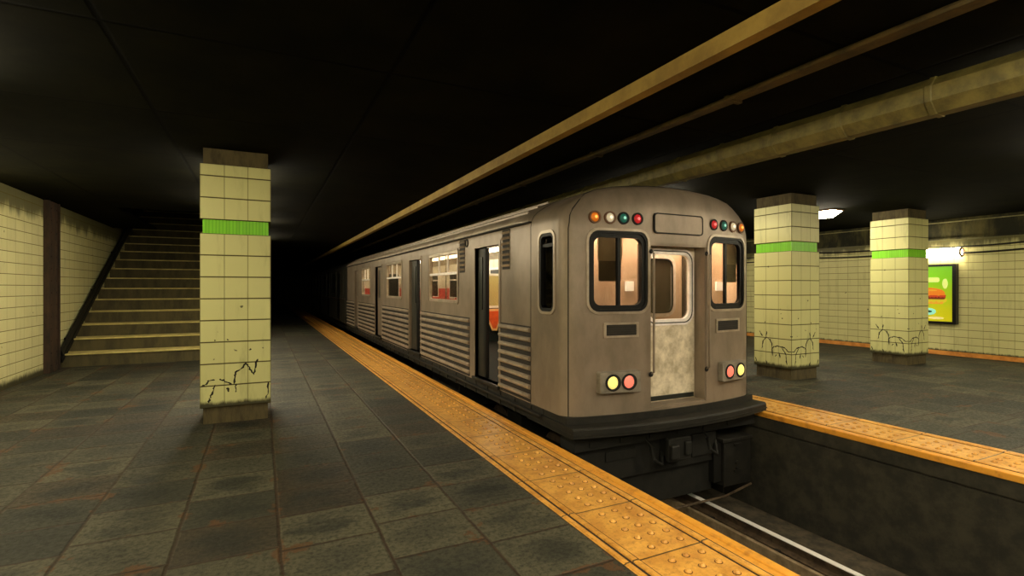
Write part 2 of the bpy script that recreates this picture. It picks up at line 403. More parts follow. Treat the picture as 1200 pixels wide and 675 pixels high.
# yellow tactile strips (a flat paved band with raised domes, ribs either side and a nosing)
def tactile(name, xin, xout, label, ylo, yhi, ydome):
    s = 1 if xout > xin else -1; w = abs(xout-xin)
    t = thing(name, label, 'tactile paving', (xin, 0, 0))
    X = lambda f: xin+s*f*w
    def bx(m, a, b, z0, z1, bev=0): m.box(min(X(a), X(b)), max(X(a), X(b)), ylo, yhi, z0, z1, bev)
    m = MB()
    bx(m, 0, .835, -.06, 0)
    bx(m, .015, .055, -.01, .006, .002); bx(m, .085, .135, -.01, .01, .003); bx(m, .765, .825, -.01, .01, .003)
    k0 = math.ceil((ylo-1.484*H)/(.43*H)); y = 1.484*H+k0*.43*H
    while y < ydome:
        for j in range(5):
            for i in range(3):
                m.dome((X(.352+.148*i), y+.43*H*(.13+.185*j)+(.012 if i == 1 else 0), -.001), .022, .02, n=8, m=3)
                cx_, cy_ = X(.352+.148*i), y+.43*H*(.13+.185*j)+(.012 if i == 1 else 0); m.mi = 1
                m.plate(lambda u, v, d: (cx_+u, cy_+v, d), circ(0, 0, .028, 10), -.002, .0012); m.mi = 0
        y += .43*H
    m.build('paving', [M['tactile'], M['dome_shade']], t, smooth=True)
    m = MB(); bx(m, .06, .08, -.01, .0025); bx(m, .83, .845, -.05, .003); bx(m, .745, .76, -.01, .0025); bx(m, .14, .15, -.01, .0022); m.build('groove', M['groove'], t)
    m = MB(); bx(m, .845, .915, -.06, .0); bx(m, .915, 1.0, -.058, .012, .01); m.build('nosing', M['nose'], t)['label'] = 'worn brighter yellow nosing bar'
    return t
tactile('tactile_strip', XE, XN, 'yellow domed tactile paving strip along the platform edge left of the train', YB+.31, YF_-.31, 34)
tactile('tactile_strip', XR1, XR0, 'yellow domed tactile paving strip along the far platform edge right of the train', YB+.31, YF_-.31, 12)

# ------------------------------------------------------------------ pillars
CR_FRONT = [[(.02, .50), (.075, .52), (.10, .565), (.17, .565)], [(.21, .575), (.265, .555), (.30, .525), (.36, .50)],
            [(.385, .50), (.39, .60), (.41, .66), (.47, .70), (.52, .76), (.56, .70), (.61, .615)], [(.66, .82), (.63, .70), (.615, .60)],
            [(.40, .50), (.405, .43), (.40, .39)], [(.165, .51), (.15, .42), (.115, .35), (.10, .28)], [(.79, .5), (.785, .36), (.76, .27)],
            [(.165, 1.08), (.175, 1.07)], [(.31, 1.08), (.32, 1.075)], [(.56, .93), (.585, .95)], [(.30, .44), (.325, .45), (.32, .40)]]
CR_A = [[(.13, .90), (.17, .82), (.20, .80)], [(.29, .90), (.28, .78), (.21, .70), (.18, .55)], [(.28, .79), (.36, .74), (.41, .66), (.42, .42)],
        [(.41, .56), (.45, .61), (.52, .63), (.62, .62), (.68, .60), (.74, .545), (.815, .54)], [(.62, .61), (.69, .52), (.71, .42), (.72, .28)],
        [(.55, .52), (.58, .40)], [(.50, .46), (.48, .42)], [(.04, .36), (.06, .28)], [(.28, .33), (.30, .24)], [(.80, .84), (.81, .82)], [(.62, 1.17), (.63, 1.16)], [(.24, 1.08), (.27, 1.085)]]
def pillar(loc, label, faces):
    """loc = near left corner of the tiled shaft, .82 square"""
    W = .82; x0, y0 = loc[0], loc[1]
    t = thing('tiled_pillar', label, 'pillar', (x0+W/2, y0+W/2, 0), 'square tiled platform pillars')
    zb, zt = .212, .212+8*.28; zt2 = zt+.18; ztop = zt2+.28*2+.15
    m = MB(); m.box(x0, x0+W, y0, y0+W, zb, zt, .008); a = m.build('tile_cladding', M['pillar_tile'], t)
    m = MB(); m.box(x0, x0+W, y0, y0+W, zt2, ztop, .008); m.build('tile_cladding', M['pillar_tile_up'], t)
    i = .03; m = MB(); m.box(x0+i, x0+W-i, y0+i, y0+W-i, zt-.02, zt2+.02); m.build('green_band', M['green_tile'], t)['label'] = 'inset band of small green tiles'
    i = .035; m = MB(); m.box(x0+i, x0+W-i, y0+i, y0+W-i, 0, zb+.02); m.build('plinth', M['pillar_conc'], t)['label'] = 'bare brown concrete foot'
    m = MB(); m.box(x0+i, x0+W-i, y0+i, y0+W-i, ztop-.02, ZC); m.build('capital', M['pillar_conc'], t)['label'] = 'bare brown concrete head'
    m = MB()
    for fc, polys in faces:
        for P in polys:
            rnd = random.Random(len(P)*31+int(P[0][0]*1000))
            Q = []
            for (u, v), (u2, v2) in zip(P, P[1:]):
                for k in range(4): Q.append((u+(u2-u)*k/4+rnd.uniform(-.008, .008), v+(v2-v)*k/4+rnd.uniform(-.008, .008)))
            Q.append(P[-1])
            L, R = [], []
            for k, (u, v) in enumerate(Q):
                a2 = Q[max(k-1, 0)]; b2 = Q[min(k+1, len(Q)-1)]; du, dv = b2[0]-a2[0], b2[1]-a2[1]; l = math.hypot(du, dv) or 1
                w = rnd.uniform(.004, .014)*(1 if 0 < k < len(Q)-1 else .3)
                L.append((u-dv/l*w, v+du/l*w)); R.append((u+dv/l*w, v-du/l*w))
            if fc == 'front': f = lambda u, v, d: (x0+u, y0-d, v)
            elif fc == 'left': f = lambda u, v, d: (x0-d, y0+W-u, v)
            elif fc == 'frontm': f = lambda u, v, d: (x0+W-u, y0-d, v)
            for k in range(len(Q)-1):
                qu = [L[k], L[k+1], R[k+1], R[k]]
                m.plate(f, qu, -.002, .0012)
    m.build('crack', M['crack'], t)['label'] = 'black cracks across the lowest tiles'
    return t
M['pillar_tile_up'] = tiles('pillar_tile_upper', (200, 198, 138), (72, 64, 30), .27, .28, -.135, .212+8*.28+.18, .004, .008, var=.1)
pillar((-.407*H, 4.339*H), 'cream tiled pillar with green band standing before the stairs, left of the train', [('front', CR_FRONT)])
pillar((5.113*H, 3.624*H), 'cream tiled pillar with green band nearest the right side of the train', [('left', CR_A), ('frontm', CR_A)])
pillar((7.481*H, 3.681*H), 'cream tiled pillar with green band in front of the green poster', [('left', CR_A), ('frontm', CR_A)])

# ------------------------------------------------------------------ stairs, handrail and post on the left
RISE, RUN, YS, XSR = .1667*H, .34*H, 8.27*H, -.5
st = thing('staircase', 'wide stone staircase climbing into the dark behind the left pillar', 'staircase', (-2.2, YS, 0))
for k in range(17):
    y = YS+k*RUN
    m = MB(); m.box(XL+.004, XSR-.004, y, y+RUN+.02, max(0, k*RISE-.02), (k+1)*RISE-.03)
    stp = m.build('step', M['stair'], st)
    m = MB(); m.box(XL+.004, XSR-.004, y-.03, y+RUN-.02, (k+1)*RISE-.03, (k+1)*RISE, .006); m.build('tread', M['nosing'], stp)['label'] = 'tread with nosing, its lit top painted pale'
hr = thing('handrail', 'dark sloping double handrail on the tiled wall beside the stairs', 'handrail', (-3.93, 14.4, .2))
def slope_bar(dz, th):
    a = Vector((-3.93, 14.30, .22+dz)); b = Vector((-3.93, 23.6, .22+9.3*.55+dz)); d = Vector((.03, 0, 0)); n = Vector((0, -.48, .877))*th
    mm = MB(); mm.loft([[p-d-n, p+d-n, p+d+n, p-d+n] for p in (a, b)]); return mm
slope_bar(.11, .055).build('rail', M['black'], hr); slope_bar(-.05, .055).build('rail', M['black'], hr)
for k in range(5):
    y = 14.8+k*2.0; z = .22+(y-14.3)*.55
    m = MB(); m.box(XL, -3.95, y, y+.06, z-.05, z+.13); m.build('bracket', M['black'], hr)
po = thing('steel_post', 'rusty dark full height steel post where the tiled wall meets the stairs', 'post', (XL+.055, 13.87, 0))
m = MB(); m.box(XL+.004, XL+.04, 13.58, 14.17, 0, ZC); m.box(XL+.004, XL+.105, 13.56, 13.60, 0, ZC, .004); m.box(XL+.004, XL+.105, 14.15, 14.19, 0, ZC, .004); m.box(XL+.04, XL+.085, 13.66, 14.09, 0, ZC, .004)
m.build('web', M['post'], po)
for k in range(14):
    z = .15+k*.25
    for yy in (13.72, 14.03): MB().dome((XL+.085, yy, z), .018, .012, (1, 0, 0), 8).build('rivet', M['post'], po, smooth=True)

# ------------------------------------------------------------------ overhead: beam, conduit, pipe
bmz = tag(MB().box(1.667*H, 1.667*H+.11, YB+.3, YF_-.3, .956*H+H, ZC).build('ceiling_beam', M['beam']), 'long tan painted downstand beam on the ceiling above the platform edge', 'beam')
cd = thing('ceiling_conduit', 'thin brown conduit tray running along the ceiling above the train, left of the pipe', 'conduit', (3.95, 0, ZC))
m = MB(); m.box(3.93, 4.06, YB+.3, YF_-.3, ZC-.035, ZC, .004); m.build('tray', M['conduit'], cd)
pts = []
y = YB+.3
while y < 60: pts.append((3.91+.012*math.sin(y*1.7), y, ZC-.035+.008*math.sin(y*.9))); y += .7
m = MB(); m.tube(pts, .022, 6); m.build('cable', M['conduit'], cd, smooth=True)
y = 1.2
while y < 40: MB().box(3.9, 4.09, y, y+.05, ZC-.05, ZC, .003).build('clip', M['conduit'], cd); y += 2.2
PX, PZ, PR = 5.17, 3.375, .165
pp = thing('ceiling_pipe', 'fat olive eight sided pipe hanging under the ceiling over the train', 'pipe', (PX, 0, PZ))
def octo(y, r): return [(PX+r*math.cos(PI/8+k*PI/4), y, PZ+r*math.sin(PI/8+k*PI/4)) for k in range(8)]
m = MB(); m.loft([octo(YB+.3, PR), octo(YF_-.3, PR)]); m.build('pipe_run', M['pipe'], pp)
y = 3.04-.74
while y < 14:
    MB().loft([octo(y, PR), octo(y+.008, PR+.01), octo(y+.05, PR+.01), octo(y+.058, PR)]).build('coupling', M['pipe'], pp); y += .74

# ------------------------------------------------------------------ lamps
def ceiling_lamp(x, y, label):
    t = thing('ceiling_lamp', label, 'lamp', (x, y, ZC), 'ceiling lamps')
    m = MB(); m.box(x-.2, x+.2, y-.82, y+.82, ZC-.035, ZC, .006); m.build('pan', M['lamp_pan'], t)
    def rect(w, l, z): return [(x-w, y-l, z), (x+w, y-l, z), (x+w, y+l, z), (x-w, y+l, z)]
    m = MB(); m.loft([rect(.185, .79, ZC-.036), rect(.12, .62, ZC-.165)]); m.build('diffuser', M['lamp'], t)
    return t
L0 = ceiling_lamp(11.75, 8.0, 'glowing ceiling lamp with sloped ends just right of the pillar nearest the train')
hid = 'unseen ceiling lamp of the same kind, added to light the platforms'
for x, y in ((11.75, 13.5), (11.75, -2.6), (7.1, 8.2), (9.5, 2.2), (13.5, 3.0), (-.25, 15.4), (-.25, 20.2), (-.45, 12.2), (-.33, 9.35), (-.25, -3.4), (-2.5, 5.2), (-2.3, -.6), (1.1, -.2), (2.3, -3.2), (3.6, .2), (6.3, 1.15)):  # unseen lamps added to light the place; the one past the train is inferred
    dup(L0, (x, y, ZC), hid)
def wall_lamp(x, y0, y1, z, side, label):
    t = thing('wall_lamp', label, 'lamp', (x, (y0+y1)/2, z), 'tubular wall lamps')
    r = .115
    def hexa(y, rr_): return [(x+rr_*math.cos(PI/6+k*PI/3), y, z+rr_*math.sin(PI/6+k*PI/3)) for k in range(6)]
    m = MB(); m.loft([hexa(y0+.03, r), hexa(y1-.03, r)]); m.build('diffuser', M['tube'], t)
    for y, yy in ((y0, y0+.035), (y1, y1-.035)):
        m = MB(); m.loft([hexa(y, r*.8), hexa(y, r+.012), hexa(yy, r+.012), hexa(yy, r*.8), hexa(y, r*.8)], caps=(False, False)); m.build('end_ring', M['lamp_pan'], t)
    m = MB(); m.box(min(x, x+side*.2), max(x, x+side*.2), y0+.3, y1-.3, z-.04, z+.04); m.build('bracket', M['lamp_pan'], t)
    return t
wall_lamp(XW-.14, 6.62, 8.2, 2.66, 1, 'white glowing tube lamp on the right wall above the green poster')
wall_lamp(XL+.14, 9.2, 10.8, 2.66, -1, 'unseen tube lamp on the left wall, added to light ceiling and stairs')  # added lamp, unseen, for the glow on ceiling and stairs
wall_lamp(XL+.14, 2.0, 3.6, 2.66, -1, 'unseen tube lamp on the left wall, added to light ceiling and stairs')  # second added lamp, unseen, for more light on the left

# cables along the right wall
def cable(z0, sag, label):
    t = thing('wall_cable', label, 'cable', (XW-.04, 8, z0))
    pts = []; y = -8.0
    while y < 30:
        f = ((y+8) % 3.2)/3.2; pts.append((XW-.05, y, z0-sag*4*f*(1-f)+.03*math.sin(y*.7))); y += .2
    m = MB(); m.tube(pts, .022, 6); m.build('cable_run', M['cable'], t, smooth=True)
    for k in range(8):
        y = -8+3.2*k; m = MB(); m.box(XW-.07, XW, y-.03, y+.03, z0-.03, z0+.05); m.build('cleat', M['cable'], t)
cable(2.90, .07, 'upper black cable sagging along the top of the right tiled wall')
cable(2.73, .06, 'lower black cable running along the right wall into the tube lamp')

# ------------------------------------------------------------------ poster
PXW = XW-.12
ps = thing('poster_case', 'lit green hamburger poster in a black case on the right wall behind the pillar', 'poster', (XW-.05, 7.4, .82))
f = lambda u, v, d: (PXW-d, u, v)
m = MB(); m.ring(f, [(6.76, .82), (8.05, .82), (8.05, 2.37), (6.76, 2.37)], [(6.84, .88), (7.97, .88), (7.97, 2.31), (6.84, 2.31)], -.12, .02); m.build('frame', M['poster_frame'], ps)
m = MB(); m.plate(f, [(6.84, .88), (7.97, .88), (7.97, 2.31), (6.84, 2.31)], -.11, -.002); pic = m.build('picture', M['poster'], ps)
def blob(cu, cv, a, b, seed=0, top=None, bot=None, n=28):
    r_ = random.Random(seed); P = []
    for k in range(n):
        t_ = 2*PI*k/n; w = 1+r_.uniform(-.06, .06); P.append((cu+a*w*math.cos(t_), max(bot if bot is not None else -9, min(top if top is not None else 9, cv+b*w*math.sin(t_)))))
    return P
def bun(c, w, z0, z1, n=16):
    return [(c-w, z0)]+[(c-w*math.cos(k*PI/n), z0+.03+(z1-z0-.03)*math.sin(k*PI/n)**.75) for k in range(n+1)]+[(c+w, z0)]
def wavy(c, w, z, h, amp, q, n=28):
    top = [(c-w+2*w*k/n, z+h/2+amp*.4*math.sin(k*q*.7)) for k in range(n+1)]
    return top+[(u, z-h/2-amp*abs(math.sin(k*q))) for k, (u, v) in list(enumerate(top))[::-1]]
for nm, P, mt, d in (('lower_bun', rr(7.03, 7.83, 1.33, 1.44, .05), 'p_bunlow', .002), ('salad', wavy(7.42, .46, 1.44, .05, .05, .9), 'p_lettuce', .003), ('patty', rr(6.99, 7.85, 1.455, 1.55, .045), 'p_meat', .004),
                     ('sauce', wavy(7.42, .44, 1.55, .035, .04, 1.3), 'p_salad', .005), ('bun', bun(7.42, .42, 1.56, 1.76), 'p_bun', .006), ('bun_shine', blob(7.33, 1.69, .16, .025, 11), 'p_bunlow', .008),
                     ('slogan', rr(7.12, 7.62, 1.90, 2.03, .05), 'p_white', .002), ('slogan', blob(7.0, 1.86, .06, .13, 5), 'p_white', .002),
                     ('badge', blob(7.35, 1.13, .15, .09, 6), 'p_cyan', .003), ('badge', blob(7.37, 1.13, .09, .03, 8), 'p_dark', .005), ('caption', blob(7.2, .965, .18, .035, 7), 'p_cream', .003)):
    m = MB(); m.plate(f, P, -.004, d); m.build(nm, M[mt], pic)

# ------------------------------------------------------------------ track
def rail(x, label, mat_head, grp=None, wid=.07, ht=.14):
    t = thing('running_rail', label, 'rail', (x, 0, ZB))
    m = MB(); y0, y1 = YB+.3, YF_-.3
    prof = [(-.075, 0), (.075, 0), (.075, .012), (.012, .035), (.012, ht-.045), (wid/2, ht-.035), (wid/2, ht-.012), (-wid/2, ht-.012), (-wid/2, ht-.035), (-.012, ht-.045), (-.012, .035), (-.075, .012)]
    m.loft([[(x+a, y, ZB+.09+b) for a, b in prof] for y in (y0, y1)]); m.build('rail_web', M['rust'], t)
    m = MB(); m.loft([[(x+a, y, ZB+.09+b) for a, b in ((-wid/2, ht-.014), (wid/2, ht-.014), (wid/2, ht-.004), (wid/2-.006, ht), (-wid/2+.006, ht), (-wid/2, ht-.004))] for y in (y0, y1)])
    m.build('rail_head', M[mat_head], t)['label'] = 'running surface of the rail'
    for k in range(24):
        y = 1.1+k*.95
        m = MB(); m.box(x-.17, x+.13, y-.09, y+.09, ZB+.06, ZB+.095, .004); m.box(x-.14, x-.09, y-.03, y+.03, ZB+.09, ZB+.125, .004); m.box(x+.085, x+.115, y-.03, y+.03, ZB+.09, ZB+.125, .004)
        m.build('tie_plate', M['black'], t)
    m = MB(); m.box(x-.19, x+.15, y0, y1, ZB, ZB+.065, .005); m.build('rail_bed', M['bed'], t)
RAILZ = ZB+.23
rail(5.435, 'running rail with gleam painted white on its head in the trench right of the train', 'rail')
rail(4.035, 'running rail under the left side of the train', 'rail')
gr = thing('guard_rail', 'thin brown rusted guard rail beside the white running rail', 'rail', (5.17, 0, ZB))
m = MB(); m.box(5.12, 5.175, YB+.31, YF_-.31, ZB+.06, ZB+.19, .006); m.box(5.08, 5.215, YB+.31, YF_-.31, ZB, ZB+.06, .004); m.build('rail_bar', M['guard'], gr)
for k in range(12):
    y = 1.5+k*.78; m = MB(); m.box(4.93, 5.075, y-.11, y+.11, ZB, ZB+.07, .004); m.cyl((4.98, y-.05, ZB+.07), (4.98, y-.05, ZB+.1), .022, n=8); m.cyl((5.03, y+.05, ZB+.07), (5.03, y+.05, ZB+.1), .022, n=8); m.build('tie_plate', M['black'], gr)

# ------------------------------------------------------------------ the train
XC, HW = 4.735, 1.567
XS = XC-HW                       # left side plane of the car
XFC = 4.77
ZS = .236
PROF = [(1.567, ZS), (1.567, 1.4), (1.567, 2.55), (1.555, 2.62), (1.52, 2.69), (1.465, 2.745), (1.36, 2.815), (1.236, 2.884), (1.11, 2.94), (.9, 2.985), (.7, 3.01), (.35, 3.035), (0, 3.045)]
PROF = PROF+[(-a, b) for a, b in PROF[-2::-1]]
def bow(dx): return 4.9+.075*dx*dx
def cap_ring(s, prof=PROF, off=0.0):
    t = max(0, (s-.84)/.16); roll = .16*(1-math.sqrt(max(0, 1-t*t)))
    return [(XC+a*s, bow(a*s)+roll+off, prof[0][1]+(b-prof[0][1])*s) for a, b in prof]
def F(u, v, d):                  # a point on the bowed front face: u from the door axis, v up, d outwards
    return (XFC+u, bow(XFC+u-XC)-d, v)
def T(c):                        # flat mount tangent to the front at u=c
    b = XFC+c-XC; return lambda u, v, d: (XFC+u, bow(b)+.15*b*(u-c)-d, v)
def S_(u, v, d): return (XS-d, u, v)
def section(y, prof=PROF): return [(XC+a, y, b) for a, b in prof]

def solid(rings, fan):
    b = MB(); R = [[b.bm.verts.new(p) for p in r] for r in rings]; n = len(R[0])
    for a, c in zip(R, R[1:]):
        for i in range(n): b.face([a[i], a[(i+1) % n], c[(i+1) % n], c[i]])
    if fan is not None:
        v = b.bm.verts.new(fan)
        for i in range(n): b.face([R[0][(i+1) % n], R[0][i], v])
    else: b.face(R[0][::-1])
    b.face(R[-1])
    bmesh.ops.remove_doubles(b.bm, verts=b.bm.verts, dist=1e-6)
    bmesh.ops.recalc_face_normals(b.bm, faces=b.bm.faces)
    me = bpy.data.meshes.new('tmp'); b.bm.to_mesh(me); b.bm.free()
    o = bpy.data.objects.new('tmp', me); C.objects.link(o); return o
def cutter(mb):
    bmesh.ops.recalc_face_normals(mb.bm, faces=mb.bm.faces)
    me = bpy.data.meshes.new('tmp'); mb.bm.to_mesh(me); mb.bm.free()
    o = bpy.data.objects.new('tmp', me); C.objects.link(o); return o
def carve(o, cuts):
    for c in cuts:
        md = o.modifiers.new('b', 'BOOLEAN'); md.operation = 'DIFFERENCE'; md.object = c; md.solver = 'EXACT'
    dg = bpy.context.evaluated_depsgraph_get(); dg.update()
    me = bpy.data.meshes.new_from_object(o.evaluated_get(dg))
    for c in cuts+[o]:
        d = c.data; bpy.data.objects.remove(c); bpy.data.meshes.remove(d)
    return me

DOORS = [(6.92, 7.868), (11.1, 12.06), (15.2, 16.15), (19.28, 20.05)]
WINS = [(8.687, 10.462), (12.805, 14.575), (16.986, 18.57)]
YEND = 22.0
SS = [.15, .3, .45, .6, .72, .8, .84, .87, .9, .925, .95, .97, .985, .995, 1.0]
outer = solid([cap_ring(s) for s in SS]+[section(5.93), section(YEND)], (XC, 4.9, ZS))
IP = [(a*(1.567-.07)/1.567, (b if i not in (0, len(PROF)-1) else ZS+.05)-(.07 if b > 1 else 0)) for i, (a, b) in enumerate(PROF)]
inner = solid([cap_ring(s, IP, .07) for s in SS]+[section(5.93, IP), section(YEND-.08, IP)], (XC, 4.97, IP[0][1]))
cuts = [inner]
WF = (.517, 1.315, 1.467, 2.435)         # front windows: |u| range, z range
for sg in (-1, 1):
    u0, u1 = sorted((sg*WF[0], sg*WF[1]))
    mb = MB(); mb.loft([[(XFC+u, y, v) for u, v in rr(u0, u1, WF[2], WF[3], .13)] for y in (4.5, 5.5)]); cuts.append(cutter(mb))
mb = MB(); mb.box(XFC-.47, XFC+.47, 4.5, 5.6, ZS+.03, 2.30); cuts.append(cutter(mb))
mb = MB(); mb.loft([[(x, u, v) for u, v in rr(5.33, 5.685, 1.46, 2.43, .09)] for x in (XS-.4, XS+.4)]); cuts.append(cutter(mb))
for a, b in DOORS:
    mb = MB(); mb.box(XS-.3, XS+.3, a, b, .30, 2.40); cuts.append(cutter(mb))
for a, b in WINS:
    mb = MB(); mb.loft([[(x, u, v) for u, v in rr(a, b, 1.48, 2.435, .06)] for x in (XS-.3, XS+.3)]); cuts.append(cutter(mb))
shell = carve(outer, cuts)

car = thing('subway_car', 'grey steel subway car standing at the platform with marker lights and corrugated sides', 'subway car', (XC, 5, RAILZ))
shell.transform(Matrix.Translation(-Vector(car.location)))
body = link('body_shell', shell, M['steel'], car, True, 28)
# seams and drip rail
sp = []
for i, (a, b) in enumerate(PROF):
    s_ = .957+.043*min(1, max(0, (b-2.62)/.26)); sp.append(cap_ring(s_)[i])
m = MB(); m.tube(sp, .007, 6); m.build('seam', M['seam'], body)
m = MB(); m.tube(section(5.925), .005, 6); m.build('seam', M['seam'], body)
m = MB(); m.box(XS-.03, XS+.02, 5.93, YEND, 2.605, 2.625, .004); m.build('drip_rail', M['seam'], body)
gp = [(XS+.06, 2.62), (XS-.004, 2.622), (XS-.018, 2.64), (XS-.016, 2.665), (XS+.01, 2.70), (XS+.05, 2.735), (XS+.10, 2.765), (XS+.13, 2.76)]
m = MB(); m.loft([[(a+.06, 5.94, b-.03) for a, b in gp], [(a, 6.25, b) for a, b in gp], [(a, YEND-.02, b) for a, b in gp]])
m.build('gutter', M['steel_lt'], body, smooth=True)['label'] = 'gutter along the roof edge, painted paler as reflected light'  # paler steel stands in for light reflected off the curved roof edge
m = MB()
for a, b in ((1.40, 2.795), (1.24, 2.888), (1.08, 2.955)):
    for sg in (-1, 1): m.box(XC+sg*a-.014, XC+sg*a+.014, 6.3, YEND, b-.02, b+.022, .005)
m.build('roof_rib', M['steel'], body)

# front windows
for sg in (-1, 1):
    u0, u1 = sorted((sg*WF[0], sg*WF[1])); w = thing
    o = rr(u0, u1, WF[2], WF[3], .13); lip = rr(u0-.03, u1+.03, WF[2]-.03, WF[3]+.03, .155)
    m = MB(); m.ring(F, lip, o, -.02, .012); fr = m.build('front_window', M['steel_lt'], car, smooth=True)
    gi = rr(u0+.075, u1-.075, WF[2]+.075, WF[3]-.08, .09)
    m = MB(); m.ring(F, o, rr(u0+.03, u1-.03, WF[2]+.03, WF[3]-.03, .11), -.06, .004); m.ring(F, rr(u0+.03, u1-.03, WF[2]+.03, WF[3]-.03, .11), gi, -.07, -.012); m.build('gasket', M['rubber'], fr, smooth=True)
    mu = (u0+u1)/2+.01*sg*-1
    m = MB(); m.plate(F, [(mu-.018, WF[2]+.07), (mu+.018, WF[2]+.07), (mu+.018, WF[3]-.075), (mu-.018, WF[3]-.075)], -.06, -.02); m.build('mullion', M['rubber'], fr)
    m = MB(); m.plate(F, gi, -.045, -.04); m.build('pane', M['glass'], fr)
# destination sign
m = MB(); so = rr(-.435, .385, 2.425, 2.68, .05); si = rr(-.42, .37, 2.44, 2.665, .04); F0 = T(-.02); m.ring(F0, so, si, -.03, .012); sg_ = m.build('sign_panel', M['seam'], car)
m = MB(); m.plate(F0, si, -.03, .008); m.build('blank', M['steel'], sg_)
# marker lights
for us, order in (((-1.235, -1.04, -.86, -.665), 'owgr'), ((.615, .825, 1.035, 1.232), 'rgwo')):
    for u, k in zip(us, order):
        m = MB(); m.ring(F, circ(u, 2.59, .076), circ(u, 2.59, .056), -.01, .014); ml = m.build('marker_light', M['lamp_pan'] if k in 'ow' else M['seam'], car)
        y = bow(XFC+u-XC); nm = {'o': 'mk_orange', 'w': 'mk_white', 'g': 'mk_green', 'r': 'mk_red'}[k]
        m = MB(); m.dome((XFC+u, y-.002, 2.59), .057, .03, (0, -1, 0), 16, 4); m.build('lens', M[nm], ml, smooth=True)['label'] = {'o': 'amber lens', 'w': 'white lens', 'g': 'green lens', 'r': 'red lens'}[k]
        m = MB(); m.dome((XFC+u, y-.026, 2.592), .022, .012, (0, -1, 0), 10, 3); m.build('bulb', M['mk_hot_'+k], ml, smooth=True)
# little vents under the windows
for u0, u1 in ((-1.125, -.655), (.655, 1.18)):
    G = T((u0+u1)/2); m = MB(); m.ring(G, [(u0, 1.155), (u1, 1.155), (u1, 1.335), (u0, 1.335)], [(u0+.03, 1.18), (u1-.03, 1.18), (u1-.03, 1.31), (u0+.03, 1.31)], -.03, .012); v = m.build('vent', M['steel_lt'], car)
    m = MB(); m.plate(G, [(u0+.03, 1.18), (u1-.03, 1.18), (u1-.03, 1.31), (u0+.03, 1.31)], -.03, .002)
    for k in range(4): m.plate(G, [(u0+.03, 1.2+.028*k), (u1-.03, 1.2+.028*k), (u1-.03, 1.208+.028*k), (u0+.03, 1.208+.028*k)], -.03, .008)
    m.build('grille', M['rib_gap'], v)
# head and tail lamps
for uy, ur in ((-1.055, -.84), (1.10, .855)):
    c = (uy+ur)/2; yb = bow(XFC+c-XC)
    P = rr(c-.27, c+.27, .505, .76, .02)
    sl = .15*(XFC+c-XC)
    m = MB(); m.loft([[(XFC+u, yb+.03+sl*(u-c), v) for u, v in P], [(XFC+u, yb-.07+sl*(u-c), v) for u, v in P], [(XFC+c+(u-c)*.97, yb-.08+sl*(u-c), .633+(v-.633)*.95) for u, v in P]]); hl = m.build('headlamp_housing', M['hood'], car)
    for u, k in ((uy, 'y'), (ur, 'r')):
        m = MB(); g = lambda a, b, d: (XFC+a, yb-.08+sl*(a-c)-d, b)
        m.ring(g, circ(u, .633, .10), circ(u, .633, .076), -.03, .012); bz = m.build('bezel', M['seam'], hl)
        m = MB(); m.dome((XFC+u, yb-.078+sl*(u-c), .633), .077, .022, (0, -1, 0), 20, 4); m.build('lens', M['lens_'+k], hl, smooth=True)['label'] = 'glowing pale yellow lens' if k == 'y' else 'glowing red lens'
# recessed front door
YD = 5.11
m = MB(); m.box(XFC-.475, XFC-.455, 4.93, YD+.05, ZS+.03, 2.31); m.box(XFC+.455, XFC+.475, 4.93, YD+.05, ZS+.03, 2.31); m.box(XFC-.475, XFC+.475, 4.92, YD+.05, 2.28, 2.31); m.box(XFC-.475, XFC+.475, 4.93, YD+.05, ZS+.02, ZS+.05)
rc = m.build('door_recess', M['steel'], car)
D = lambda u, v, d: (XFC+u, YD-d, v)
dw = rr(-.41, .41, 1.28, 2.25, .15)
def ring_plate(outer, innr, f, d0, d1):    # both outlines need the same count
    mm = MB(); mm.ring(f, outer, innr, d0, d1); return mm
m = ring_plate(rr(-.452, .452, ZS+.05, 2.285, .004), dw, D, -.04, 0); dr = m.build('front_door', M['door_pale'], car)
m = MB(); m.ring(D, rr(-.425, .425, 1.265, 2.262, .165), rr(-.345, .345, 1.345, 2.185, .12), -.03, .022); m.build('window_frame', M['white_frame'], dr, smooth=True)
m = MB(); m.ring(D, rr(-.398, .398, 1.292, 2.235, .15), rr(-.385, .385, 1.305, 2.222, .14), .01, .026); m.build('window_gasket', M['seam'], dr, smooth=True)
m = MB(); m.plate(D, rr(-.345, .345, 1.345, 2.185, .12), -.02, -.015); m.build('pane', M['glass'], dr)
m = MB(); m.box(XFC-.43, XFC+.43, YD-.015, YD, .30, .36, .004); m.build('kick_strip', M['in_dark'], dr)
# grab rails beside the door
for u in (-.475, .455):
    m = MB(); y = bow(.1)
    m.tube([(XFC+u, y+.02, 2.2), (XFC+u, y-.05, 2.18), (XFC+u, y-.05, .72), (XFC+u, y+.02, .69)], .014, 8); g = m.build('grab_rail', M['steel'], car, smooth=True)
    m = MB(); m.dome((XFC+u, y+.0, 2.2), .03, .015, (0, -1, 0), 10); m.dome((XFC+u, y, .69), .035, .015, (0, -1, 0), 10); m.build('rail_foot', M['seam'], g, smooth=True)
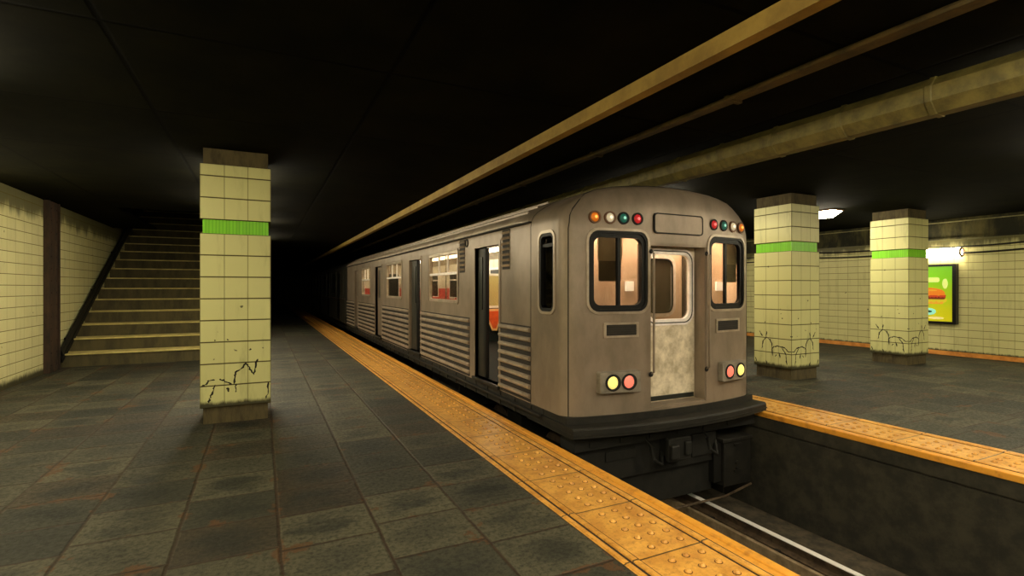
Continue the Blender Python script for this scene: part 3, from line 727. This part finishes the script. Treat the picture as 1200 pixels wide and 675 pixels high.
# cab partition seen through the front glass
YP = 5.5
Pn = lambda u, v, d: (XFC+u, YP-d, v)
m = MB(); m.box(XC-1.49, XFC-.44, YP, YP+.05, .30, 2.6); m.box(XFC+.60, XC+1.49, YP, YP+.05, .30, 2.6); m.box(XC-1.2, XFC-.44, YP, YP+.05, 2.6, 2.79); m.box(XFC+.60, XC+1.2, YP, YP+.05, 2.6, 2.79); m.box(XFC-.44, XFC+.60, YP, YP+.05, 2.35, 2.9)
cp = m.build('cab_partition', M['beige'], car)
for (a, b) in ((-1.12, -.80), (1.02, 1.30)):
    G = T((a+b)/2)
    m = MB(); m.plate(G, rr(a, b, 2.08, 2.40, .02), -.13, -.11); bl = m.build('sun_blind', M['blind'], car)
    m = MB(); m.plate(G, rr(a+.01, b-.01, 1.83, 2.09, .02), -.125, -.115); m.build('blind_flap', M['flap'], bl)
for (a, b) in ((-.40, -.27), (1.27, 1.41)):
    m = MB(); m.plate(Pn, rr(a, b, 1.71, 1.84, .01), -.02, .025); m.build('glint_panel', M['cab_glint'], cp)['label'] = 'small glowing square for a lamp reflection in the cab glass'
m = MB(); m.box(XC+HW-.10, XC+HW-.08, 5.16, YP, .3, 2.6); m.box(XC-HW+.08, XC-HW+.10, 5.16, YP, .3, 2.6); m.build('cab_lining', M['beige'], car)
m = MB(); m.plate(Pn, [(.61, 1.25), (.70, 1.25), (.70, 2.3), (.61, 2.3)], -.01, .012); m.build('unlit_strip', M['cab_dark'], cp)  # dark strip painted where the partition lies in the dark
m = MB(); m.ring(Pn, rr(-.44, .60, .30, 2.35, .004), rr(-.08, .47, 1.36, 2.21, .15), -.04, 0); pd = m.build('passage_door', M['beige'], car)
m = MB(); m.ring(Pn, rr(-.09, .48, 1.35, 2.22, .16), rr(-.03, .42, 1.41, 2.15, .11), -.03, .02); m.build('window_frame', M['white_frame'], pd, smooth=True)
m = MB(); m.ring(Pn, rr(-.04, .43, 1.40, 2.16, .12), rr(-.025, .415, 1.415, 2.145, .11), .0, .024); m.build('window_gasket', M['seam'], pd, smooth=True)
m = MB(); m.plate(Pn, rr(-.03, .42, 1.41, 2.15, .11), -.02, -.012); m.build('pane', M['cab_dark'], pd)
for u in (-.95, .1, .95):  # middle lamp is added to brighten what shows through the door glass
    m = MB(); m.box(XFC+u-.25, XFC+u+.25, 5.2, 5.46, 2.70, 2.74, .005); m.build('cab_or_added_lamp', M['cab_or_added_lamp'], car)
m = MB(); m.box(XC-1.3, XFC-.5, 5.12, 5.3, 1.30, 1.36, .01); m.box(XFC+.5, XC+1.3, 5.12, 5.3, 1.30, 1.36, .01); m.build('cab_desk', M['in_dark'], car)

# side details (left side) -------------------------------------------------
def ribs(y0, y1, z0, z1, n, f=S_):
    """corrugated skirt: half round ridges over a dark backing"""
    m = MB(); p = (z1-z0)/n
    for k in range(n):
        zc = z1-p*(k+.42); w = p*.27
        prof = [(zc+w, -.01), (zc+w*.92, .018), (zc+w*.55, .034), (zc, .038), (zc-w*.55, .032), (zc-w*.92, .014), (zc-w, -.01)]
        m.loft([[f(y, z, d) for z, d in prof] for y in (y0, y1)])
    m.mi = 1; m.plate(f, [(y0, z0), (y1, z0), (y1, z1), (y0, z1)], -.03, .004)
    return m
RIBS = [(5.93, 6.889), (8.12, 11.04), (12.13, 15.12), (16.2, 19.23), (20.1, 21.95)]
def ribmats(): return [M['steel_lt'], M['rib_gap']]
for a, b in RIBS: ribs(a, b, .25, 1.245, 8).build('corrugated_panel', ribmats(), car, smooth=True)
for a, b in ((6.56, 6.80), (8.36, 8.60)):
    m = MB(); m.plate(S_, [(a, 2.02), (b, 2.02), (b, 2.59), (a, 2.59)], -.01, .006); lv = m.build('louvre', M['rib_gap'], car)
    for k in range(7):
        z = 2.055+k*.079; m = MB(); m.loft([[S_(y, z-.0, .004), S_(y, z+.03, .028), S_(y, z+.04, .004)] for y in (a-.01, b+.01)]); m.build('slat', M['steel_lt'], lv)
# round lock and cab side window
m = MB(); m.ring(S_, circ(8.25, 2.52, .07), circ(8.25, 2.52, .05), 0, .015); m.build('lock_plate', M['seam'], car)
o = rr(5.33, 5.685, 1.46, 2.43, .09)
m = MB(); m.ring(S_, rr(5.295, 5.72, 1.425, 2.465, .12), o, -.03, .014); cw = m.build('cab_side_window', M['steel_lt'], car, smooth=True)
gi = rr(5.365, 5.65, 1.50, 2.39, .06)
m = MB(); m.ring(S_, o, gi, -.05, .004); m.build('gasket', M['rubber'], cw)
m = MB(); m.plate(S_, gi, -.04, -.035); m.build('pane', M['glass_dk'], cw)
m = MB(); m.plate(S_, [(5.365, 2.26), (5.65, 2.26), (5.65, 2.30), (5.365, 2.30)], -.035, -.015); m.build('sash_bar', M['rubber'], cw)
m = MB(); m.box(XS+.12, XS+.14, 5.2, 5.72, .3, 2.7); m.build('cab_blind', M['in_dark'], car)
for a, b in WINS:
    o = rr(a, b, 1.48, 2.435, .06); gi = rr(a+.05, b-.05, 1.53, 2.385, .04)
    m = MB(); m.ring(S_, o, gi, -.05, .008); w_ = m.build('side_window', M['steel_lt'], car)
    m = MB(); m.ring(S_, rr(a-.03, b+.03, 1.45, 2.465, .08), o, -.01, .016); m.build('outer_frame', M['steel'], w_)
    m = MB(); m.plate(S_, [(a+.05, 2.0), (b-.05, 2.0), (b-.05, 2.045), (a+.05, 2.045)], -.045, .004); m.build('sash_bar', M['white_frame'], w_)
    for q in (.36, .66): m = MB(); m.plate(S_, [(a+(b-a)*q-.011, 2.045), (a+(b-a)*q+.011, 2.045), (a+(b-a)*q+.011, 2.385), (a+(b-a)*q-.011, 2.385)], -.04, -.01); m.build('mullion', M['white_frame'], w_)
    m = MB(); m.plate(S_, gi, -.04, -.036); m.build('pane', M['glass'], w_)
for i, (a, b) in enumerate(DOORS):
    m = MB(); m.ring(S_, [(a-.06, .26), (b+.06, .26), (b+.06, 2.46), (a-.06, 2.46)], [(a, .30), (b, .30), (b, 2.40), (a, 2.40)], -.09, .012); dfm = m.build('door_frame', M['steel'], car)
    m = MB(); m.box(XS-.05, XS+.3, a-.05, b+.05, .25, .30, .006); m.build('sill', M['under'], dfm)
    if i < 2:
        y0, y1 = (b-.30, b) if i == 0 else (b-.5, b)
        m = MB(); m.box(XS+.05, XS+.09, y0, y1+.6, .31, 2.395); dl = m.build('door_leaf', M['leaf_shade'], car)
        m = MB(); m.box(XS+.035, XS+.105, y0-.05, y0+.05, .31, 2.395, .015); m.build('rubber_edge', M['rubber'], dl)
        m = MB(); m.box(XS+.035, XS+.052, y0+.1, y0+.24, 1.4, 2.25, .004); m.build('leaf_window', M['in_dark'], dl)
    else:
        for (p, q) in ((a+.01, (a+b)/2-.008), ((a+b)/2+.008, b-.01)):
            m = MB(); m.ring(S_, [(p, .31), (q, .31), (q, 2.395), (p, 2.395)], [(p+.1, 1.45), (q-.1, 1.45), (q-.1, 2.3), (p+.1, 2.3)], -.10, -.07); dl = m.build('door_leaf', M['steel'], car)
            m = MB(); m.plate(S_, [(p+.1, 1.45), (q-.1, 1.45), (q-.1, 2.3), (p+.1, 2.3)], -.09, -.085); m.build('leaf_window', M['in_dark'], dl)

# interior ------------------------------------------------------------------
XI = XC+HW-.085
m = MB(); m.box(XS+.075, XI, 5.78, YEND-.1, .24, .31); m.build('interior_floor', M['in_floor'], car)
m = MB(); m.box(XI-.02, XI, 5.78, YEND-.1, 1.25, 2.62); m.build('interior_wall', M['in_white'], car)
m = MB(); m.box(XI-.03, XI, 5.78, YEND-.1, .31, 1.25); m.build('dado_panel', M['in_dark'], car)
m = MB(); m.box(XI-.028, XI-.01, 5.78, YEND-.1, 1.25, 1.74); m.build('wall_band', M['in_red'], car)
for k in range(5):
    y = 7.6+k*2.9
    m = MB(); m.box(XI-.035, XI-.02, y, y+1.6, 1.36, 2.36, .006); wf = m.build('far_window', M['white_frame'], car)
    m = MB(); m.box(XI-.04, XI-.03, y+.07, y+1.53, 1.43, 2.02); m.box(XI-.04, XI-.03, y+.07, y+.74, 2.07, 2.29); m.box(XI-.04, XI-.03, y+.82, y+1.53, 2.07, 2.29); m.build('pane', M['in_dark'], wf)
m = MB(); m.box(XS+.1, XI, YEND-.16, YEND-.1, .31, 2.7); eb = m.build('end_bulkhead', M['in_white'], car)
m = MB(); m.box(XS+.1, XI, YEND-.17, YEND-.16, 1.2, 1.74); m.build('wall_band', M['in_red'], eb)
for a, b in ((3.52, 3.8), (4.8, 5.25)):
    m = MB(); m.ring(lambda u, v, d: (u, YEND-.17-d, v), rr(a-.05, b+.05, 1.3, 2.4, .08), rr(a, b, 1.35, 2.35, .06), -.01, .02); ew = m.build('end_window', M['white_frame'], eb)
    m = MB(); m.plate(lambda u, v, d: (u, YEND-.17-d, v), rr(a, b, 1.35, 2.35, .06), -.005, .004); m.build('pane', M['in_dark'], ew)
m = MB()
m.loft([[(XC-1.45, y, 2.60), (XC-1.0, y, 2.78), (XC+1.0, y, 2.78), (XC+1.45, y, 2.60), (XC+1.45, y, 2.63), (XC+1.0, y, 2.81), (XC-1.0, y, 2.81), (XC-1.45, y, 2.63)] for y in (5.78, YEND-.1)])
m.build('interior_ceiling', M['in_white'], car)
for x in (XC-.75, XC+.75):
    m = MB(); m.box(x-.1, x+.1, 6.2, YEND-.5, 2.72, 2.775, .01); m.build('interior_lamp', M['car_lamp'], car)
# benches: back panels and orange ends along the far wall
for (a, b) in ((6.2, 8.9), (10.2, 12.6), (14.6, 17.1), (18.3, 21.0)):
    m = MB(); m.box(XI-.5, XI-.05, a, b, .70, .78, .02); bn = m.build('bench_seat', M['orange_seat'], car)
    m = MB(); m.box(XI-.12, XI-.04, a, b, .78, 1.40, .02); m.build('bench_back', M['in_red'], bn)
    m = MB(); m.box(XI-.4, XI-.1, a+.1, b-.1, .31, .70); m.build('bench_base', M['in_dark'], bn)
# the shaped orange screen and filigree panel by the first doorway
sc = lambda u, v, d: (5.62+u, 12.62-d, v)
m = MB(); m.plate(sc, [(-.30, 1.19), (.26, 1.19), (.09, .60), (-.05, .60)], -.02, .01); pn = m.build('seat_screen', M['seat_edge'], car)
m = MB(); m.plate(sc, [(-.25, 1.13), (.21, 1.13), (.06, .66), (-.03, .66)], .005, .016); m.build('inset', M['orange_seat'], pn)
m = MB(); m.box(5.2, XI, 12.7, 12.76, .31, 1.22); m.build('draught_screen', M['in_dark'], car)
m = MB(); m.box(5.2, XI, 12.7, 12.74, 1.26, 2.08); m.build('filigree_panel', M['filigree'], car)
m = MB(); m.box(5.15, XI, 12.69, 12.77, 2.08, 2.14); m.box(5.15, XI, 12.69, 12.77, 1.21, 1.27); m.build('screen_rail', M['in_white'], car)
m = MB(); m.tube([(5.25, 12.6, 1.15), (5.22, 12.5, .9), (5.34, 12.4, .62), (5.5, 12.4, .52)], .025, 8); m.build('grab_bar', M['seam'], car, smooth=True)
for y in (8.3, 11.0, 14.0, 17.6):
    m = MB(); m.cyl((XC, y, .31), (XC, y, 2.78), .018); m.build('stanchion', M['chrome'], car, smooth=True)

# underframe and running gear ---------------------------------------------
def ring_flat(z, off, ex=.025):
    e = HW+ex
    return [(XC-e, 5.98, z)]+[(XC+u, bow(u)-off, z) for u in [-e+k*2*e/16 for k in range(17)]]+[(XC+e, 5.98, z)]
m = MB(); m.loft([ring_flat(.035, .205), ring_flat(.045, .225), ring_flat(.135, .225), ring_flat(.155, .205)]); m.loft([ring_flat(.15, .02, -.01), ring_flat(.237, .02, -.01)]); an = m.build('anticlimber', M['under'], car)
m = MB(); m.loft([ring_flat(.075, .235, .031), ring_flat(.09, .235, .031)]); m.build('rub_strip', M['under'], an)
m = MB(); m.box(XS+.0, XS+.2, 5.6, YEND, .03, .235, .01); m.box(XC+HW-.2, XC+HW-.012, 5.6, YEND, .03, .235, .01); m.box(XS-.06, XS+.02, 5.6, YEND, .13, .165, .004); m.box(XC-1.3, XC+1.3, 5.3, YEND, -.05, .1)
m.build('underframe', M['under'], car)
for k in range(34): y = 5.9+k*.48; MB().box(XS-.012, XS+.01, y, y+.05, .03, .22, .003).build('sill_rib', M['under'], car)
# pilot: stepped end panels, coupler, box with steps
m = MB(); m.box(XC-1.5, XC+1.5, 4.98, 5.3, -.16, .03, .008); m.box(XC-1.44, XC+.86, 5.08, 5.14, -.6, -.12, .01); m.box(XC-1.40, XC+.84, 5.14, 5.2, -1.02, -.5, .01)
for k in range(6): m.box(XC-1.3+k*.45, XC-1.12+k*.45, 4.965, 4.985, -.12, -.05, .004)
m.box(XC-1.0, XC-.55, 5.06, 5.09, -.36, -.24, .006); m.box(XC-.9, XC-.3, 5.12, 5.15, -.62, -.6, .004); m.box(XC+.4, XC+.8, 5.06, 5.09, -.5, -.2, .006)
m.build('pilot', M['pilot'], car)
m = MB(); m.box(XC-.14, XC+.14, 4.92, 5.4, -.40, -.16, .03); m.box(XC-.19, XC+.19, 4.86, 4.94, -.43, -.13, .02); m.box(XC-.19, XC-.06, 4.8, 4.87, -.38, -.2, .02); m.box(XC+.06, XC+.16, 4.82, 4.87, -.36, -.18, .02)
m.cyl((XC, 5.0, -.5), (XC, 5.0, -.4), .06); m.build('coupler', M['pilot'], car)
for q in (-.45, .5):
    m = MB(); m.tube([(XC+q, 5.0, -.1), (XC+q, 4.9, -.2), (XC+q+.05, 4.9, -.36), (XC+q+.2, 4.92, -.46), (XC+q+.34, 5.08, -.33)], .022, 8); m.build('air_hose', M['pilot'], car, smooth=True)
bxo = MB(); bxo.box(5.66, 6.18, 5.0, 5.45, -.97, -.33, .012); bxo.box(5.62, 6.2, 4.98, 5.48, -.36, -.31, .008)
for z in (-.42, -.78): bxo.box(5.84, 5.98, 4.985, 5.0, z, z+.025)
bxo.cyl((5.9, 5.0, -.66), (5.9, 4.98, -.66), .03); bxo.cyl((5.9, 5.0, -.74), (5.9, 4.98, -.74), .02)
bo = bxo.build('equipment_box', M['under'], car)
m = MB(); m.box(5.52, 5.66, 5.05, 5.4, -.9, -.36); m.build('box_side', M['black'], bo)
m = MB(); m.tube([(XC-1.3, 5.2, -.98), (XC+.6, 5.2, -.98), (XC+.95, 5.3, -.98)], .016, 6); m.tube([(XC-.6, 4.95, -1.06), (XC+.9, 4.95, -1.06), (XC+1.45, 5.0, -1.0)], .016, 6); m.build('trip_bar', M['rust'], car, smooth=True)
def truck(yc):
    m = MB(); m.box(XC-1.0, XC+1.0, yc-.25, yc+.25, -.75, -.3, .03)
    for sg in (-1, 1): m.box(XC+sg*.95-.07, XC+sg*.95+.07, yc-1.35, yc+1.35, -.72, -.48, .03); m.box(XC+sg*.95-.09, XC+sg*.95+.09, yc-.4, yc+.4, -.9, -.5, .03)
    tk = m.build('truck_frame', M['under'], car)
    for dy in (-1.0, 1.0):
        z = RAILZ+.38
        m = MB(); m.cyl((XC-.9, yc+dy, z), (XC+.9, yc+dy, z), .08)
        for sg in (-1, 1):
            x = XC+sg*.72; m.cyl((x-.055, yc+dy, z), (x+.055, yc+dy, z), .379, n=28); m.cyl((x-sg*.095, yc+dy, z), (x-sg*.062, yc+dy, z), .4, n=28)
        m.build('wheelset', M['rust'], tk, smooth=True)
truck(7.6); truck(19.6)
for a, b, z in ((9.6, 11.4, -.62), (12.2, 13.0, -.5), (13.8, 16.6, -.66)):
    m = MB(); m.box(XS+.35, XC-.3, a, b, z, .0, .02); m.build('equipment_box', M['under'], car)
    m = MB(); m.box(XC+.2, XC+HW-.35, a+.3, b+.2, z+.1, .0, .02); m.build('equipment_box', M['under'], car)

# second, unlit car behind ----------------------------------------------------
Y2, Y3 = 22.75, 40.0
car2 = thing('subway_car', 'dark unlit second subway car coupled behind the grey one, fading into the tunnel', 'subway car', (XC, Y2, RAILZ))
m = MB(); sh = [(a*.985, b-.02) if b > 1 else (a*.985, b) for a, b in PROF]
m.loft([section(Y2, sh), section(Y3, sh)]); b2 = m.build('body_shell', M['steel_unlit'], car2, smooth=True)
S2 = lambda u, v, d: (XC-HW*.985-d, u, v)
m = MB(); m.box(XC-HW*.985-.03, XC-HW*.985+.02, Y2+.05, Y3, 1.235, 1.29, .008); m.build('belt_rail', M['trim_unlit'], car2)
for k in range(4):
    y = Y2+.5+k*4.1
    m = MB(); m.plate(S2, [(y+1.1, .3), (y+2.05, .3), (y+2.05, 2.4), (y+1.1, 2.4)], -.01, .006); d2 = m.build('door_leaf', M['win_unlit'], car2)
    m = MB(); m.plate(S2, rr(y+2.5, y+4.1, 1.5, 2.42, .05), -.01, .008); m.build('side_window', M['win_unlit'], car2)
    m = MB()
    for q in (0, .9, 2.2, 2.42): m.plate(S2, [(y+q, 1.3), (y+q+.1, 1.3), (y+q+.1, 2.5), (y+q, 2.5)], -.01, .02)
    m.build('pillar_strip', M['steel_unlit'], car2)
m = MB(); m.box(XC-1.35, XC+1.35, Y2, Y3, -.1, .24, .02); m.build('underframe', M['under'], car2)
def truck2(yc):
    for dy in (-1.0, 1.0):
        z = RAILZ+.38; m = MB(); m.cyl((XC-.9, yc+dy, z), (XC+.9, yc+dy, z), .08)
        for sg in (-1, 1): x = XC+sg*.72; m.cyl((x-.06, yc+dy, z), (x+.06, yc+dy, z), .38, n=20)
        m.build('wheelset', M['rust'], car2, smooth=True)
    m = MB(); m.box(XC-1, XC+1, yc-1.2, yc+1.2, -.7, -.1, .03); m.build('truck_frame', M['under'], car2)
truck2(26); truck2(37)
m = MB(); m.box(XC-.12, XC+.12, YEND-.1, Y2+.1, -.3, -.1, .02); m.build('coupler', M['black'], car2)

# ------------------------------------------------------------------ world, camera, view
w = bpy.data.worlds.new('dark'); bpy.context.scene.world = w; w.use_nodes = True
w.node_tree.nodes['Background'].inputs[0].default_value = (.02, .02, .015, 1); w.node_tree.nodes['Background'].inputs[1].default_value = .2
cam = bpy.data.cameras.new('camera'); co = bpy.data.objects.new('camera', cam); C.objects.link(co)
cam.sensor_width = 36; cam.lens = 18.0; cam.clip_start = .05; cam.clip_end = 300
co.location = (0, 0, H); co.rotation_euler = (PI/2, 0, -math.atan2(293, 600))
sc_ = bpy.context.scene; sc_.camera = co
sc_.view_settings.view_transform = 'Standard'; sc_.view_settings.look = 'None'; sc_.view_settings.gamma = 1
sc_.view_settings.exposure = 0.0; sc_.view_settings.use_curve_mapping = False
